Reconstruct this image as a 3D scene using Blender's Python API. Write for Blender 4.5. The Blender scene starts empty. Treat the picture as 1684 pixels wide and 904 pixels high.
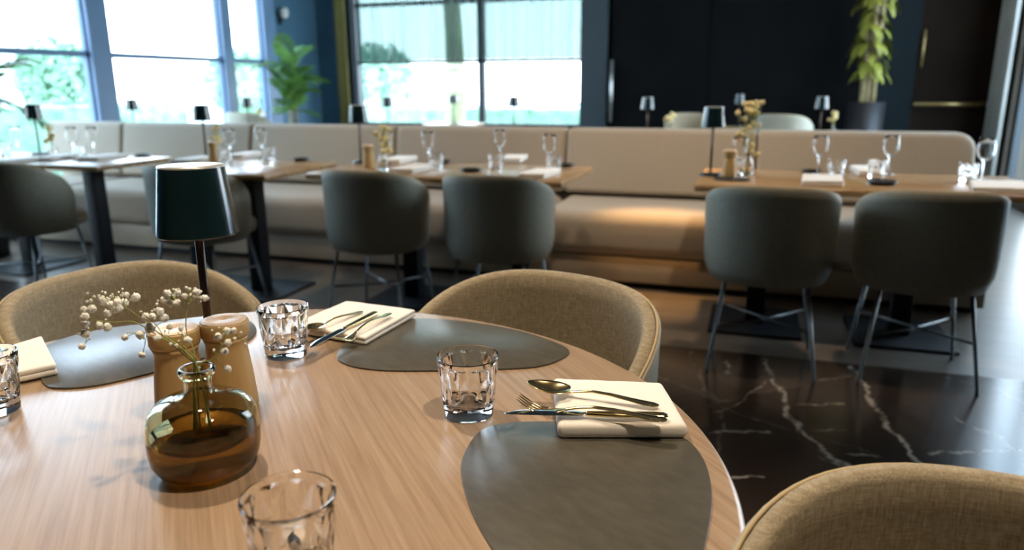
import bpy, bmesh, math, random
from mathutils import Vector, Matrix, noise
from math import sin, cos, pi, radians, sqrt, atan2

S = bpy.context.scene
COL = S.collection
random.seed(7)

# ------------------------------------------------------------------ camera, world, light, exposure
W, H, FPX = 1684, 904, 1216.0
PITCH, YAW, ROLL, CZ = radians(14.4), radians(18), radians(-0.3), 1.2
FWD = Vector((-sin(YAW)*cos(PITCH), cos(YAW)*cos(PITCH), -sin(PITCH)))
RT0 = Vector((cos(YAW), sin(YAW), 0))
UP0 = RT0.cross(FWD)
RT = RT0*cos(ROLL) + UP0*sin(ROLL)
UP = -RT0*sin(ROLL) + UP0*cos(ROLL)
CAM = Vector((0, 0, CZ))
cd = bpy.data.cameras.new('camera')
cam = bpy.data.objects.new('camera', cd); COL.objects.link(cam)
cam.matrix_world = Matrix((( RT.x, UP.x, -FWD.x, 0), (RT.y, UP.y, -FWD.y, 0), (RT.z, UP.z, -FWD.z, CZ), (0, 0, 0, 1)))
cd.sensor_fit = 'HORIZONTAL'; cd.sensor_width = 36; cd.lens = FPX/W*36
cd.clip_start = 0.02; cd.clip_end = 200
cd.dof.use_dof = True; cd.dof.focus_distance = 1.06; cd.dof.aperture_fstop = 3.4
S.camera = cam

S.view_settings.view_transform = 'Standard'
S.view_settings.look = 'None'
S.view_settings.gamma = 1
S.view_settings.use_curve_mapping = False
S.view_settings.exposure = 0.75
try:
    S.cycles.use_denoising = True
    S.cycles.max_bounces = 14; S.cycles.diffuse_bounces = 5; S.cycles.glossy_bounces = 5
    S.cycles.transmission_bounces = 14; S.cycles.transparent_max_bounces = 24
    S.cycles.sample_clamp_indirect = 6; S.cycles.blur_glossy = 0.6
except Exception:
    pass

wd = bpy.data.worlds.new('sky'); S.world = wd; wd.use_nodes = True
nt = wd.node_tree; nt.nodes.clear()
out = nt.nodes.new('ShaderNodeOutputWorld'); bg = nt.nodes.new('ShaderNodeBackground')
geo = nt.nodes.new('ShaderNodeTexCoord'); sp = nt.nodes.new('ShaderNodeSeparateXYZ')
rmp = nt.nodes.new('ShaderNodeValToRGB')
nt.links.new(geo.outputs['Generated'], sp.inputs[0]); nt.links.new(sp.outputs['Z'], rmp.inputs[0])
rmp.color_ramp.elements[0].position = 0.0; rmp.color_ramp.elements[0].color = (0.84, 0.94, 1.0, 1)
rmp.color_ramp.elements[1].position = 0.6; rmp.color_ramp.elements[1].color = (0.50, 0.75, 1.0, 1)
nt.links.new(rmp.outputs[0], bg.inputs[0]); bg.inputs[1].default_value = 7.0
nt.links.new(bg.outputs[0], out.inputs[0])

SPOT_WARM = (1.0, 0.80, 0.58)

# ------------------------------------------------------------------ helpers
def ray(px, py):
    return FWD*FPX + RT*(px - W/2) - UP*(py - H/2)
def at(px, py, z):                       # point of the place at height z that the photo shows at this pixel
    d = ray(px, py); return CAM + d*((z - CZ)/d.z)
def atd(px, py, depth):
    return CAM + ray(px, py)*(depth/FPX)
def cr(X, Y, z=0.0):                     # from the viewing direction's frame to the room's frame
    return Vector((X*cos(YAW) - Y*sin(YAW), X*sin(YAW) + Y*cos(YAW), z))

def link(o, parent=None):
    COL.objects.link(o)
    if parent is not None: o.parent = parent
    return o
def me(name, vf, mat=None, parent=None, smooth=True, loc=None, rz=0, angle=None):
    v, f = vf
    m = bpy.data.meshes.new(name); m.from_pydata([tuple(p) for p in v], [], [tuple(q) for q in f])
    bm = bmesh.new(); bm.from_mesh(m); bmesh.ops.recalc_face_normals(bm, faces=bm.faces); bm.to_mesh(m); bm.free()
    if smooth:
        for p in m.polygons: p.use_smooth = True
        if angle is not None: 
            try: m.set_sharp_from_angle(angle=radians(angle))
            except Exception: pass
    if mat: m.materials.append(mat)
    o = bpy.data.objects.new(name, m); link(o, parent)
    if loc is not None: o.location = loc
    o.rotation_euler.z = rz
    return o
def empty(name, loc=(0, 0, 0), rz=0):
    o = bpy.data.objects.new(name, None); o.empty_display_size = .05; link(o); o.location = loc; o.rotation_euler.z = rz
    return o
def tag(o, label=None, cat=None, group=None, kind=None):
    if label: o['label'] = label
    if cat: o['category'] = cat
    if group: o['group'] = group
    if kind: o['kind'] = kind
    return o
def copy_tree(o, parent=None):
    c = o.copy(); COL.objects.link(c)
    if parent is not None: c.parent = parent
    for ch in [k for k in bpy.data.objects if k.parent == o]:
        copy_tree(ch, c)
    return c
def join(*vfs):
    V, F = [], []
    for v, f in vfs:
        n = len(V); V += [Vector(p) for p in v]; F += [tuple(i+n for i in q) for q in f]
    return V, F
def shift(vf, d):
    d = Vector(d); return [Vector(p)+d for p in vf[0]], vf[1]
def box(x0, x1, y0, y1, z0, z1, bev=0.0, seg=2):
    bm = bmesh.new(); bmesh.ops.create_cube(bm, size=1)
    for v in bm.verts:
        v.co = Vector(((x0+x1)/2+v.co.x*(x1-x0), (y0+y1)/2+v.co.y*(y1-y0), (z0+z1)/2+v.co.z*(z1-z0)))
    if bev > 0: bmesh.ops.bevel(bm, geom=bm.edges[:], offset=bev, segments=seg, profile=.5, affect='EDGES')
    bm.verts.index_update()
    r = [v.co.copy() for v in bm.verts], [tuple(v.index for v in f.verts) for f in bm.faces]; bm.free(); return r
def prism(pts, z0, z1, bev=0.0, seg=2):
    bm = bmesh.new(); n = len(pts)
    a = [bm.verts.new((p[0], p[1], z0)) for p in pts]; b = [bm.verts.new((p[0], p[1], z1)) for p in pts]
    bm.faces.new(a[::-1]); bm.faces.new(b)
    for i in range(n): bm.faces.new((a[i], a[(i+1) % n], b[(i+1) % n], b[i]))
    bmesh.ops.recalc_face_normals(bm, faces=bm.faces)
    if bev > 0:
        es = [e for e in bm.edges if len(e.link_faces) == 2 and (len(e.link_faces[0].verts) == n) != (len(e.link_faces[1].verts) == n)] if n > 8 else bm.edges[:]
        bmesh.ops.bevel(bm, geom=es, offset=bev, segments=seg, profile=.5, affect='EDGES')
    bm.verts.index_update()
    r = [v.co.copy() for v in bm.verts], [tuple(v.index for v in f.verts) for f in bm.faces]; bm.free(); return r
def lathe(prof, seg=32, c=(0, 0, 0)):
    V, F, rings = [], [], []
    for r, z in prof:
        if r < 1e-6: rings.append([len(V)]); V.append(Vector((c[0], c[1], c[2]+z)))
        else:
            rings.append(list(range(len(V), len(V)+seg)))
            for i in range(seg):
                a = 2*pi*i/seg; V.append(Vector((c[0]+r*cos(a), c[1]+r*sin(a), c[2]+z)))
    for A, B in zip(rings, rings[1:]):
        for i in range(seg):
            j = (i+1) % seg
            if len(A) == 1 and len(B) == 1: continue
            if len(A) == 1: F.append((A[0], B[i], B[j]))
            elif len(B) == 1: F.append((A[i], A[j], B[0]))
            else: F.append((A[i], A[j], B[j], B[i]))
    return V, F
def loft(secs, closed=False):            # secs: equal-length closed loops
    n = len(secs[0]); V = [p for s in secs for p in s]; F = []
    m = len(secs)
    for k in range(m if closed else m-1):
        a, b = k*n, ((k+1) % m)*n
        for i in range(n):
            j = (i+1) % n; F.append((a+i, a+j, b+j, b+i))
    if not closed: F += [tuple(range(n))[::-1], tuple(range((m-1)*n, m*n))]
    return V, F
def tube(path, r, seg=8, closed=False):
    P = [Vector(p) for p in path]; m = len(P); secs = []; up = None
    for k in range(m):
        if closed: t = P[(k+1) % m]-P[k-1]
        else: t = P[min(k+1, m-1)]-P[max(k-1, 0)]
        t.normalize()
        if up is None: up = Vector((0, 0, 1)) if abs(t.z) < .9 else Vector((1, 0, 0))
        s = t.cross(up).normalized(); up = s.cross(t).normalized()
        rr = r[k] if isinstance(r, (list, tuple)) else r
        secs.append([P[k]+(s*cos(2*pi*i/seg)+up*sin(2*pi*i/seg))*rr for i in range(seg)])
    return loft(secs, closed)
def smooth_closed(pts, n=12):
    out = []; m = len(pts)
    for i in range(m):
        p0, p1, p2, p3 = [Vector(pts[(i+k-1) % m]) for k in range(4)]
        for k in range(n):
            t = k/n
            out.append(.5*((2*p1)+(-p0+p2)*t+(2*p0-5*p1+4*p2-p3)*t*t+(-p0+3*p1-3*p2+p3)*t**3))
    return out
def smooth_open(pts, n=8):
    P = [Vector(p) for p in pts]; P = [2*P[0]-P[1]]+P+[2*P[-1]-P[-2]]; out = []
    for i in range(1, len(P)-2):
        p0, p1, p2, p3 = P[i-1:i+3]
        for k in range(n):
            t = k/n
            out.append(.5*((2*p1)+(-p0+p2)*t+(2*p0-5*p1+4*p2-p3)*t*t+(-p0+3*p1-3*p2+p3)*t**3))
    out.append(P[-2]); return out
def sst(a, b, x):
    t = min(1, max(0, (x-a)/(b-a))); return t*t*(3-2*t)

# ------------------------------------------------------------------ materials
MATS = {}
def mat(name, col, rough=.5, metal=0, spec=.5, noise_s=None, var=.1, bump=0, trans=0, ior=1.45, coat=0, sheen=0):
    m = bpy.data.materials.new(name); m.use_nodes = True; MATS[name] = m
    t = m.node_tree; b = t.nodes['Principled BSDF']
    b.inputs['Base Color'].default_value = (*col, 1); b.inputs['Roughness'].default_value = rough
    b.inputs['Metallic'].default_value = metal; b.inputs['IOR'].default_value = ior
    b.inputs['Specular IOR Level'].default_value = spec
    b.inputs['Transmission Weight'].default_value = trans
    b.inputs['Coat Weight'].default_value = coat; b.inputs['Coat Roughness'].default_value = .15
    b.inputs['Sheen Weight'].default_value = sheen
    if noise_s:
        tc = t.nodes.new('ShaderNodeTexCoord'); n = t.nodes.new('ShaderNodeTexNoise')
        n.inputs['Scale'].default_value = noise_s; n.inputs['Detail'].default_value = 6
        t.links.new(tc.outputs['Object'], n.inputs['Vector'])
        r = t.nodes.new('ShaderNodeValToRGB')
        r.color_ramp.elements[0].position = .3; r.color_ramp.elements[1].position = .7
        r.color_ramp.elements[0].color = (*[c*(1-var) for c in col], 1); r.color_ramp.elements[1].color = (*[min(1, c*(1+var)) for c in col], 1)
        t.links.new(n.outputs[0], r.inputs[0]); t.links.new(r.outputs[0], b.inputs['Base Color'])
        if bump:
            bp = t.nodes.new('ShaderNodeBump'); bp.inputs['Strength'].default_value = bump; bp.inputs['Distance'].default_value = .001
            t.links.new(n.outputs[0], bp.inputs['Height']); t.links.new(bp.outputs[0], b.inputs['Normal'])
    return m
def stretched(name, cols, scale, rot=0, rough=.4, bump=.1, detail=8, coat=0, weave=False, spec=.5, rv=0.0):
    m = bpy.data.materials.new(name); m.use_nodes = True; MATS[name] = m
    t = m.node_tree; b = t.nodes['Principled BSDF']; b.inputs['Roughness'].default_value = rough
    b.inputs['Coat Weight'].default_value = coat; b.inputs['Specular IOR Level'].default_value = spec
    tc = t.nodes.new('ShaderNodeTexCoord'); mp = t.nodes.new('ShaderNodeMapping')
    mp.inputs['Rotation'].default_value = (0, 0, rot)
    t.links.new(tc.outputs['Object'], mp.inputs[0])
    mp2 = t.nodes.new('ShaderNodeMapping'); mp2.inputs['Scale'].default_value = scale
    t.links.new(mp.outputs[0], mp2.inputs[0])
    n = t.nodes.new('ShaderNodeTexNoise'); n.inputs['Scale'].default_value = 1; n.inputs['Detail'].default_value = detail
    n.inputs['Roughness'].default_value = .65
    t.links.new(mp2.outputs[0], n.inputs[0]); h = n.outputs[0]
    if weave:
        mp3 = t.nodes.new('ShaderNodeMapping'); mp3.inputs['Scale'].default_value = (scale[2], scale[2], scale[0])
        t.links.new(mp.outputs[0], mp3.inputs[0])
        n2 = t.nodes.new('ShaderNodeTexNoise'); n2.inputs['Scale'].default_value = 1; n2.inputs['Detail'].default_value = detail
        t.links.new(mp3.outputs[0], n2.inputs[0])
        ad = t.nodes.new('ShaderNodeMath'); ad.operation = 'ADD'; t.links.new(h, ad.inputs[0]); t.links.new(n2.outputs[0], ad.inputs[1])
        hf = t.nodes.new('ShaderNodeMath'); hf.operation = 'MULTIPLY'; hf.inputs[1].default_value = .5; t.links.new(ad.outputs[0], hf.inputs[0]); h = hf.outputs[0]
    r = t.nodes.new('ShaderNodeValToRGB'); e = r.color_ramp.elements
    e[0].position = .32; e[0].color = (*cols[0], 1); e[1].position = .68; e[1].color = (*cols[-1], 1)
    if len(cols) == 3: k = e.new(.5); k.color = (*cols[1], 1)
    t.links.new(h, r.inputs[0]); t.links.new(r.outputs[0], b.inputs['Base Color'])
    if bump:
        bp = t.nodes.new('ShaderNodeBump'); bp.inputs['Strength'].default_value = bump; bp.inputs['Distance'].default_value = .001
        t.links.new(h, bp.inputs['Height']); t.links.new(bp.outputs[0], b.inputs['Normal'])
    return m

GRAIN = atan2(.743, -.669)
oak = stretched('oak_top', [(.28, .185, .115), (.37, .255, .165), (.44, .32, .215)], (4, 130, 80), -GRAIN, rough=.30, bump=.12, spec=.6)
oak2 = stretched('oak_board', [(.30, .17, .07), (.44, .27, .13), (.52, .34, .18)], (2, 25, 25), 0, rough=.22, bump=.08, spec=.6)
linen = stretched('linen_fabric', [(.18, .138, .085), (.32, .265, .18), (.47, .41, .305)], (60, 60, 600), 0, rough=.9, bump=.5, detail=4, weave=True, spec=.2)
piping_m = mat('piping_fabric', (.48, .38, .22), .7)
hide = mat('taupe_leather', (.34, .325, .255), .5, noise_s=60, var=.08, bump=.08, spec=.35)
bench_f = stretched('bench_fabric', [(.34, .28, .215), (.40, .335, .26), (.45, .385, .305)], (90, 90, 500), 0, rough=.75, bump=.2, detail=3, weave=True, spec=.3)
bench_b = mat('bench_plinth', (.36, .29, .21), .5, noise_s=5, var=.1)
black_metal = mat('black_metal', (.010, .011, .013), .5, 0, spec=.2, noise_s=20, var=.1)
chair_metal = mat('grey_metal', (.16, .18, .19), .3, .7)
green_enamel = mat('green_enamel', (.004, .018, .022), .22, 0, spec=.6, coat=.5)
pole_m = mat('bronze_pole', (.06, .035, .022), .3, .6)
leather = stretched('grey_leather', [(.070, .064, .050), (.085, .078, .060), (.102, .094, .073)], (30, 90, 60), .5, rough=.30, bump=.22, detail=6, spec=.55)
cloth = mat('white_linen', (.86, .82, .76), .85, noise_s=300, var=.04, bump=.15)
steel = mat('cutlery_steel_warmlit', (.86, .70, .38), .16, 1)  # gold tint is the room's warm reflection put into the steel colour
steel2 = mat('knife_steel', (.62, .64, .62), .07, 1)
glass = mat('clear_glass', (1, 1, 1), 0.0, trans=1, ior=1.46)
glass_thin = mat('wine_glass_glass', (1, 1, 1), 0.0, trans=1, ior=1.3)
amber = mat('smoked_amber_glass', (.70, .66, .46), 0.0, trans=1, ior=1.46)
liquid = mat('amber_liquid', (.74, .46, .14), 0.0, trans=1, ior=1.33)
mill_wood = stretched('beech_wood', [(.40, .26, .10), (.50, .33, .13), (.56, .38, .17)], (30, 30, 4), 0, rough=.5, bump=.05)
mill_top = stretched('beech_lit_top', [(.72, .52, .36), (.80, .60, .44), (.86, .68, .52)], (40, 40, 40), 0, rough=.5, bump=.03)  # same beech, lightened in colour for warm light falling on the cap tops
stem_m = mat('stem_green', (.28, .30, .07), .6)
petal = mat('petal_white', (.97, .96, .84), .7, noise_s=600, var=.15, bump=.4)
petal_y = mat('petal_cream', (.80, .66, .32), .7, noise_s=80, var=.25, bump=.4)
leaf_m = mat('leaf_green', (.10, .24, .035), .5, noise_s=9, var=.4)
leaf_y = mat('leaf_olive', (.20, .21, .03), .5, noise_s=9, var=.35)
trunk_m = mat('trunk', (.30, .24, .12), .8, noise_s=20, var=.3, bump=.5)
wall_blue = mat('blue_wall_paint', (.055, .13, .20), .55, noise_s=2, var=.08)
wall_dark = mat('black_wall_panel', (.004, .0045, .005), .9, spec=.08, noise_s=3, var=.2)
wall_brown = mat('dark_brown_panel', (.009, .006, .004), .85, spec=.1, noise_s=2, var=.25)
wall_side = mat('taupe_wall', (.10, .085, .065), .7, noise_s=2, var=.1)
frame_bluelit = mat('window_frame_bluelit', (.13, .22, .36), .4, noise_s=3, var=.06)  # blue daylight reflected by columns and frames, put into the base colour
frame_dark = mat('window_frame_dark', (.03, .045, .055), .4, noise_s=3, var=.06)
ceil_m = mat('ceiling_paint', (.035, .03, .026), .8, noise_s=3, var=.1)
plaster = mat('pale_render', (.80, .80, .82), .9, noise_s=1, var=.03)
hedge_m = mat('hedge_green', (.26, .42, .28), .8, noise_s=6, var=.4)
bark_pale = mat('pale_bark', (.36, .36, .18), .9, noise_s=4, var=.25)
paving = mat('pale_paving', (.72, .72, .70), .9, noise_s=1, var=.05)
curtain_m = mat('grey_curtain', (.24, .24, .22), .8, noise_s=3, var=.1)
curtain_o = mat('olive_curtain', (.20, .18, .055), .8, noise_s=3, var=.1)
brass = mat('brass', (.40, .30, .13), .35, .8)
pot_m = mat('black_pot', (.012, .012, .014), .5, noise_s=10, var=.1)
soil_m = mat('soil', (.04, .028, .02), .9, noise_s=60, var=.3)
dish_m = mat('dark_stoneware', (.03, .028, .026), .35, noise_s=30, var=.2)
lampglow = bpy.data.materials.new('spot_lens'); lampglow.use_nodes = True
_b = lampglow.node_tree.nodes['Principled BSDF']; _b.inputs['Emission Color'].default_value = (*SPOT_WARM, 1); _b.inputs['Emission Strength'].default_value = 12
diffuser_m = mat('opal_diffuser', (.8, .78, .72), .5)

def pane_material(name='window_pane', tint=(1, 1, 1)):
    m = bpy.data.materials.new(name); m.use_nodes = True; t = m.node_tree; t.nodes.clear()
    o = t.nodes.new('ShaderNodeOutputMaterial'); mx = t.nodes.new('ShaderNodeMixShader'); tr = t.nodes.new('ShaderNodeBsdfTransparent')
    tr.inputs[0].default_value = (*tint, 1)
    g = t.nodes.new('ShaderNodeBsdfGlossy'); g.inputs['Roughness'].default_value = .02; f = t.nodes.new('ShaderNodeLayerWeight'); f.inputs[0].default_value = .5
    pw = t.nodes.new('ShaderNodeMath'); pw.operation = 'POWER'; pw.inputs[1].default_value = 5; t.links.new(f.outputs['Facing'], pw.inputs[0])
    ml = t.nodes.new('ShaderNodeMath'); ml.operation = 'MULTIPLY_ADD'; ml.inputs[1].default_value = .5; ml.inputs[2].default_value = .03; t.links.new(pw.outputs[0], ml.inputs[0])
    t.links.new(ml.outputs[0], mx.inputs[0]); t.links.new(tr.outputs[0], mx.inputs[1]); t.links.new(g.outputs[0], mx.inputs[2]); t.links.new(mx.outputs[0], o.inputs[0])
    return m
pane_m = pane_material()
def sheer_material():
    m = bpy.data.materials.new('sheer_blind'); m.use_nodes = True; t = m.node_tree; t.nodes.clear()
    o = t.nodes.new('ShaderNodeOutputMaterial'); mx = t.nodes.new('ShaderNodeMixShader'); tr = t.nodes.new('ShaderNodeBsdfTransparent')
    tr.inputs[0].default_value = (.31, .37, .365, 1)
    d = t.nodes.new('ShaderNodeBsdfDiffuse'); d.inputs[0].default_value = (.6, .68, .66, 1)
    tc = t.nodes.new('ShaderNodeTexCoord'); w = t.nodes.new('ShaderNodeTexNoise'); mp = t.nodes.new('ShaderNodeMapping'); mp.inputs['Scale'].default_value = (18, 1, .15)
    w.inputs['Scale'].default_value = 1.0; w.inputs['Detail'].default_value = 3
    t.links.new(tc.outputs['Object'], mp.inputs[0]); t.links.new(mp.outputs[0], w.inputs[0])
    r = t.nodes.new('ShaderNodeMapRange'); r.inputs[1].default_value = .35; r.inputs[2].default_value = .65; r.inputs[3].default_value = .03; r.inputs[4].default_value = .22
    t.links.new(w.outputs[0], r.inputs[0]); t.links.new(r.outputs[0], mx.inputs[0])
    t.links.new(tr.outputs[0], mx.inputs[1]); t.links.new(d.outputs[0], mx.inputs[2]); t.links.new(mx.outputs[0], o.inputs[0])
    return m
sheer_m = sheer_material()

def marble_material():
    m = bpy.data.materials.new('dark_marble'); m.use_nodes = True; t = m.node_tree; N = t.nodes; L = t.links
    b = N['Principled BSDF']; b.inputs['Roughness'].default_value = .16; b.inputs['Specular IOR Level'].default_value = .5
    tc = N.new('ShaderNodeTexCoord')
    n = N.new('ShaderNodeTexNoise'); n.inputs['Scale'].default_value = 7; n.inputs['Detail'].default_value = 5; n.inputs['Roughness'].default_value = .6
    L.new(tc.outputs['Object'], n.inputs[0])
    sb = N.new('ShaderNodeVectorMath'); sb.operation = 'SUBTRACT'; sb.inputs[1].default_value = (.5, .5, .5); L.new(n.outputs['Color'], sb.inputs[0])
    sc_ = N.new('ShaderNodeVectorMath'); sc_.operation = 'SCALE'; sc_.inputs['Scale'].default_value = .12; L.new(sb.outputs[0], sc_.inputs[0])
    ad = N.new('ShaderNodeVectorMath'); ad.operation = 'ADD'; L.new(tc.outputs['Object'], ad.inputs[0]); L.new(sc_.outputs[0], ad.inputs[1])
    fl = N.new('ShaderNodeVectorMath'); fl.operation = 'MULTIPLY'; fl.inputs[1].default_value = (1, 1, 0); L.new(ad.outputs[0], fl.inputs[0])
    P = fl.outputs[0]
    def math(op, a, b_=None, c=None):
        k = N.new('ShaderNodeMath'); k.operation = op
        for i, x in enumerate((a, b_, c)):
            if x is None: continue
            if isinstance(x, (int, float)): k.inputs[i].default_value = x
            else: L.new(x, k.inputs[i])
        return k.outputs[0]
    def vm(op, a, b_, oi=0):
        k = N.new('ShaderNodeVectorMath'); k.operation = op
        for i, x in enumerate((a, b_)):
            if isinstance(x, (tuple, Vector)): k.inputs[i].default_value = tuple(x)
            else: L.new(x, k.inputs[i])
        return k.outputs[oi]
    total = None
    def seg(p, q, w, s):
        nonlocal total
        p = Vector((p[0], p[1], 0)); q = Vector((q[0], q[1], 0)); d = q-p; l = d.length; d /= l
        r = vm('SUBTRACT', P, p)
        tt = vm('DOT_PRODUCT', r, d, 1)
        tt = math('MINIMUM', math('MAXIMUM', tt, 0.0), l)
        k = N.new('ShaderNodeVectorMath'); k.operation = 'SCALE'; k.inputs[0].default_value = d; L.new(tt, k.inputs['Scale'])
        dist = N.new('ShaderNodeVectorMath'); dist.operation = 'DISTANCE'; L.new(r, dist.inputs[0]); L.new(k.outputs[0], dist.inputs[1])
        v = math('MULTIPLY', math('MAXIMUM', math('SUBTRACT', 1.0, math('DIVIDE', dist.outputs[1], w)), 0.0), s)
        total = v if total is None else math('MAXIMUM', total, v)
    veins = [([(1255, 590), (1282, 640), (1300, 690), (1345, 730), (1395, 768)], .012, 1), ([(1398, 600), (1430, 645), (1450, 690), (1482, 725), (1520, 768)], .013, 1),
             ([(1575, 688), (1640, 720), (1720, 765)], .011, .8), ([(1160, 708), (1265, 710)], .009, .7), ([(1300, 664), (1395, 664)], .008, .6),
             ([(1340, 705), (1390, 705)], .007, .5), ([(1385, 745), (1450, 748)], .008, .6), ([(1530, 747), (1684, 742)], .008, .8), ([(1190, 788), (1260, 786)], .008, 1),
             ([(1180, 680), (1275, 620)], .007, .4), ([(1195, 595), (1200, 615)], .012, .6), ([(1090, 562), (1108, 558)], .018, .8), ([(1350, 748), (1380, 760)], .012, .5)]
    for pts, w, s in veins:
        Q = [at(x, y, 0) for x, y in pts]
        for a, c in zip(Q, Q[1:]): seg(a, c, w, s)
    vo = N.new('ShaderNodeTexVoronoi'); vo.feature = 'DISTANCE_TO_EDGE'; vo.inputs['Scale'].default_value = 1.1; L.new(P, vo.inputs[0])
    vv = math('MAXIMUM', math('SUBTRACT', 1.0, math('DIVIDE', vo.outputs['Distance'], .008)), 0.0)
    vv = math('MULTIPLY', vv, .18); total = math('MAXIMUM', total, vv)
    n2 = N.new('ShaderNodeTexNoise'); n2.inputs['Scale'].default_value = 22; n2.inputs['Detail'].default_value = 4; L.new(tc.outputs['Object'], n2.inputs[0])
    br = N.new('ShaderNodeMapRange'); br.inputs[1].default_value = .38; br.inputs[2].default_value = .6; br.inputs[3].default_value = .12; L.new(n2.outputs[0], br.inputs[0])
    total = math('MULTIPLY', total, br.outputs[0])
    fac = math('MINIMUM', math('MULTIPLY', total, 1.8), 1.0)
    cl = N.new('ShaderNodeValToRGB'); cl.color_ramp.elements[0].position = .3; cl.color_ramp.elements[0].color = (.024, .015, .011, 1); cl.color_ramp.elements[1].position = .75; cl.color_ramp.elements[1].color = (.050, .033, .024, 1)
    n3 = N.new('ShaderNodeTexNoise'); n3.inputs['Scale'].default_value = 2.5; n3.inputs['Detail'].default_value = 7; L.new(tc.outputs['Object'], n3.inputs[0]); L.new(n3.outputs[0], cl.inputs[0])
    mx = N.new('ShaderNodeMix'); mx.data_type = 'RGBA'; L.new(fac, mx.inputs['Factor']); L.new(cl.outputs[0], mx.inputs['A']); mx.inputs['B'].default_value = (.42, .35, .27, 1)
    L.new(mx.outputs['Result'], b.inputs['Base Color'])
    return m
marble = marble_material()
floor2 = stretched('stone_planks', [(.10, .078, .058), (.13, .104, .08), (.16, .13, .10)], (3, 12, 3), 0, rough=.28, bump=.05, spec=.5)

# ------------------------------------------------------------------ the room
XL, XR, YB, YF, ZC = -6.0, 2.5, 9.60, -3.0, 3.9
def struct(name, vf, m, parent=None, smooth=False):
    o = me(name, vf, m, parent, smooth); 
    if parent is None: o['kind'] = 'structure'
    return o
struct('floor', box(XL-.3, XR+.3, YF-.2, 3.38, -.1, 0), marble)
struct('floor_border', box(XL-.3, XR+.3, 3.38, YB+.3, -.1, 0), floor2)
struct('ceiling', box(XL-.3, XR+.3, YF-.2, YB+.3, ZC, ZC+.2), ceil_m)
struct('wall_front', box(XL-.3, XR+.3, YF-.2, YF, 0, ZC), wall_side)
# left wall: a row of tall windows between broad columns
colsY = [2.10, 3.95, 5.80, 7.65]
struct('wall_left', join(box(XL-.12, XL, YF, 2.1, 0, ZC), box(XL-.12, XL, 8.40, YB+.3, 0, ZC), box(XL-.12, XL, 2.1, 8.40, ZC-.2, ZC), box(XL-.12, XL, 2.1, 8.4, 0, .12)), wall_blue)
for i, y in enumerate(colsY):
    struct('trim_%d' % (i+1), box(XL-.10, XL+.02, y-(.12 if i != 3 else .085), y+(.12 if i != 3 else .085), .12, ZC-.2, .01), frame_bluelit)
struct('trim_7', box(XL-.11, XL+.02, 8.36, 8.60, 0, ZC), frame_bluelit)
for i in range(4):
    y0 = colsY[i]+(.12 if i != 3 else .085); y1 = (colsY[i+1]-(.12 if i != 2 else .085)) if i < 3 else 8.36
    xa, xb = XL-.09, XL-.03
    fr = join(box(xa, xb, y0, y1, .12, .19), box(xa, xb, y0, y1, ZC-.27, ZC-.2), box(xa, xb, y0, y0+.02, .19, ZC-.27), box(xa, xb, y1-.02, y1, .19, ZC-.27),
              box(xa, xb, y0, y1, 1.475, 1.53), box(xa, xb, y0, y1, 2.40, 2.47))
    w = struct('window_%d' % (i+1), fr, frame_bluelit)
    me('window_pane', box(XL-.063, XL-.057, y0+.02, y1-.02, .19, ZC-.27), pane_m, w, False)
# back wall with the wide window
WX0, WXM, WX1 = -5.364, -3.545, -2.168
struct('wall_back', join(box(XL-.3, WX0-.08, YB, YB+.25, 0, ZC), box(WX0-.08, WX1, YB, YB+.25, 0, .62), box(WX0-.08, WX1, YB, YB+.25, ZC-.25, ZC)), wall_blue)
struct('wall_back_panelling', box(WX1+.01, 1.3, YB-.02, YB+.25, 0, ZC), wall_dark)
fy0, fy1 = YB+.02, YB+.10
fr = join(box(WX0-.08, WX0, YB-.04, fy1, .62, ZC-.25), box(WX1, WX1+.34, YB-.10, fy1, 0, ZC-.0), box(WX0, WX1, fy0, fy1, .62, .70), box(WX0, WX1, fy0, fy1, ZC-.33, ZC-.25),
          box(WXM-.045, WXM+.045, fy0, fy1, .7, ZC-.33), box(WX0, WX1, fy0, fy1, 1.49, 1.53), box(WX0, WX1, fy0, fy1, 2.25, 2.30))
w7 = struct('window_5', fr, frame_dark)
me('window_pane', box(WX0, WX1, YB+.055, YB+.061, .7, ZC-.33), pane_m, w7, False)
def wavy(x0, x1, y, z0, z1, amp, n, th=.004):
    V, F = [], []; K = max(8, int((x1-x0)*90))
    for side in (0, 1):
        for i in range(K+1):
            x = x0+(x1-x0)*i/K; yy = y+amp*sin(2*pi*n*(x-x0)/(x1-x0))+amp*.4*sin(2*pi*n*1.7*(x-x0)/(x1-x0)+1)+side*th
            V += [Vector((x, yy, z0)), Vector((x, yy, z1))]
    m = 2*(K+1)
    for i in range(K):
        F += [(2*i, 2*i+1, 2*i+3, 2*i+2), (m+2*i, m+2*i+2, m+2*i+3, m+2*i+1), (2*i, 2*i+2, m+2*i+2, m+2*i), (2*i+1, m+2*i+1, m+2*i+3, 2*i+3)]
    F += [(0, m, m+1, 1), (2*K, 2*K+1, m+2*K+1, m+2*K)]
    return V, F
for x0, x1, lb in ((WX0+.01, WXM-.02, 'left'), (WXM+.02, WX1-.01, 'right')):
    o = me('sheer_blind', wavy(x0, x1, YB-.03, 1.53, ZC-.3, .008, 9, .002), sheer_m)
    tag(o, 'pale translucent blind over the upper %s half of the wide back window' % lb, 'blind', 'sheer blinds on the back window')
o = me('curtain', wavy(-5.66, -5.48, YB-.1, .02, ZC-.1, .018, 3, .004), curtain_o); tag(o, 'narrow olive curtain hanging beside the wide back window', 'curtain')
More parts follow.
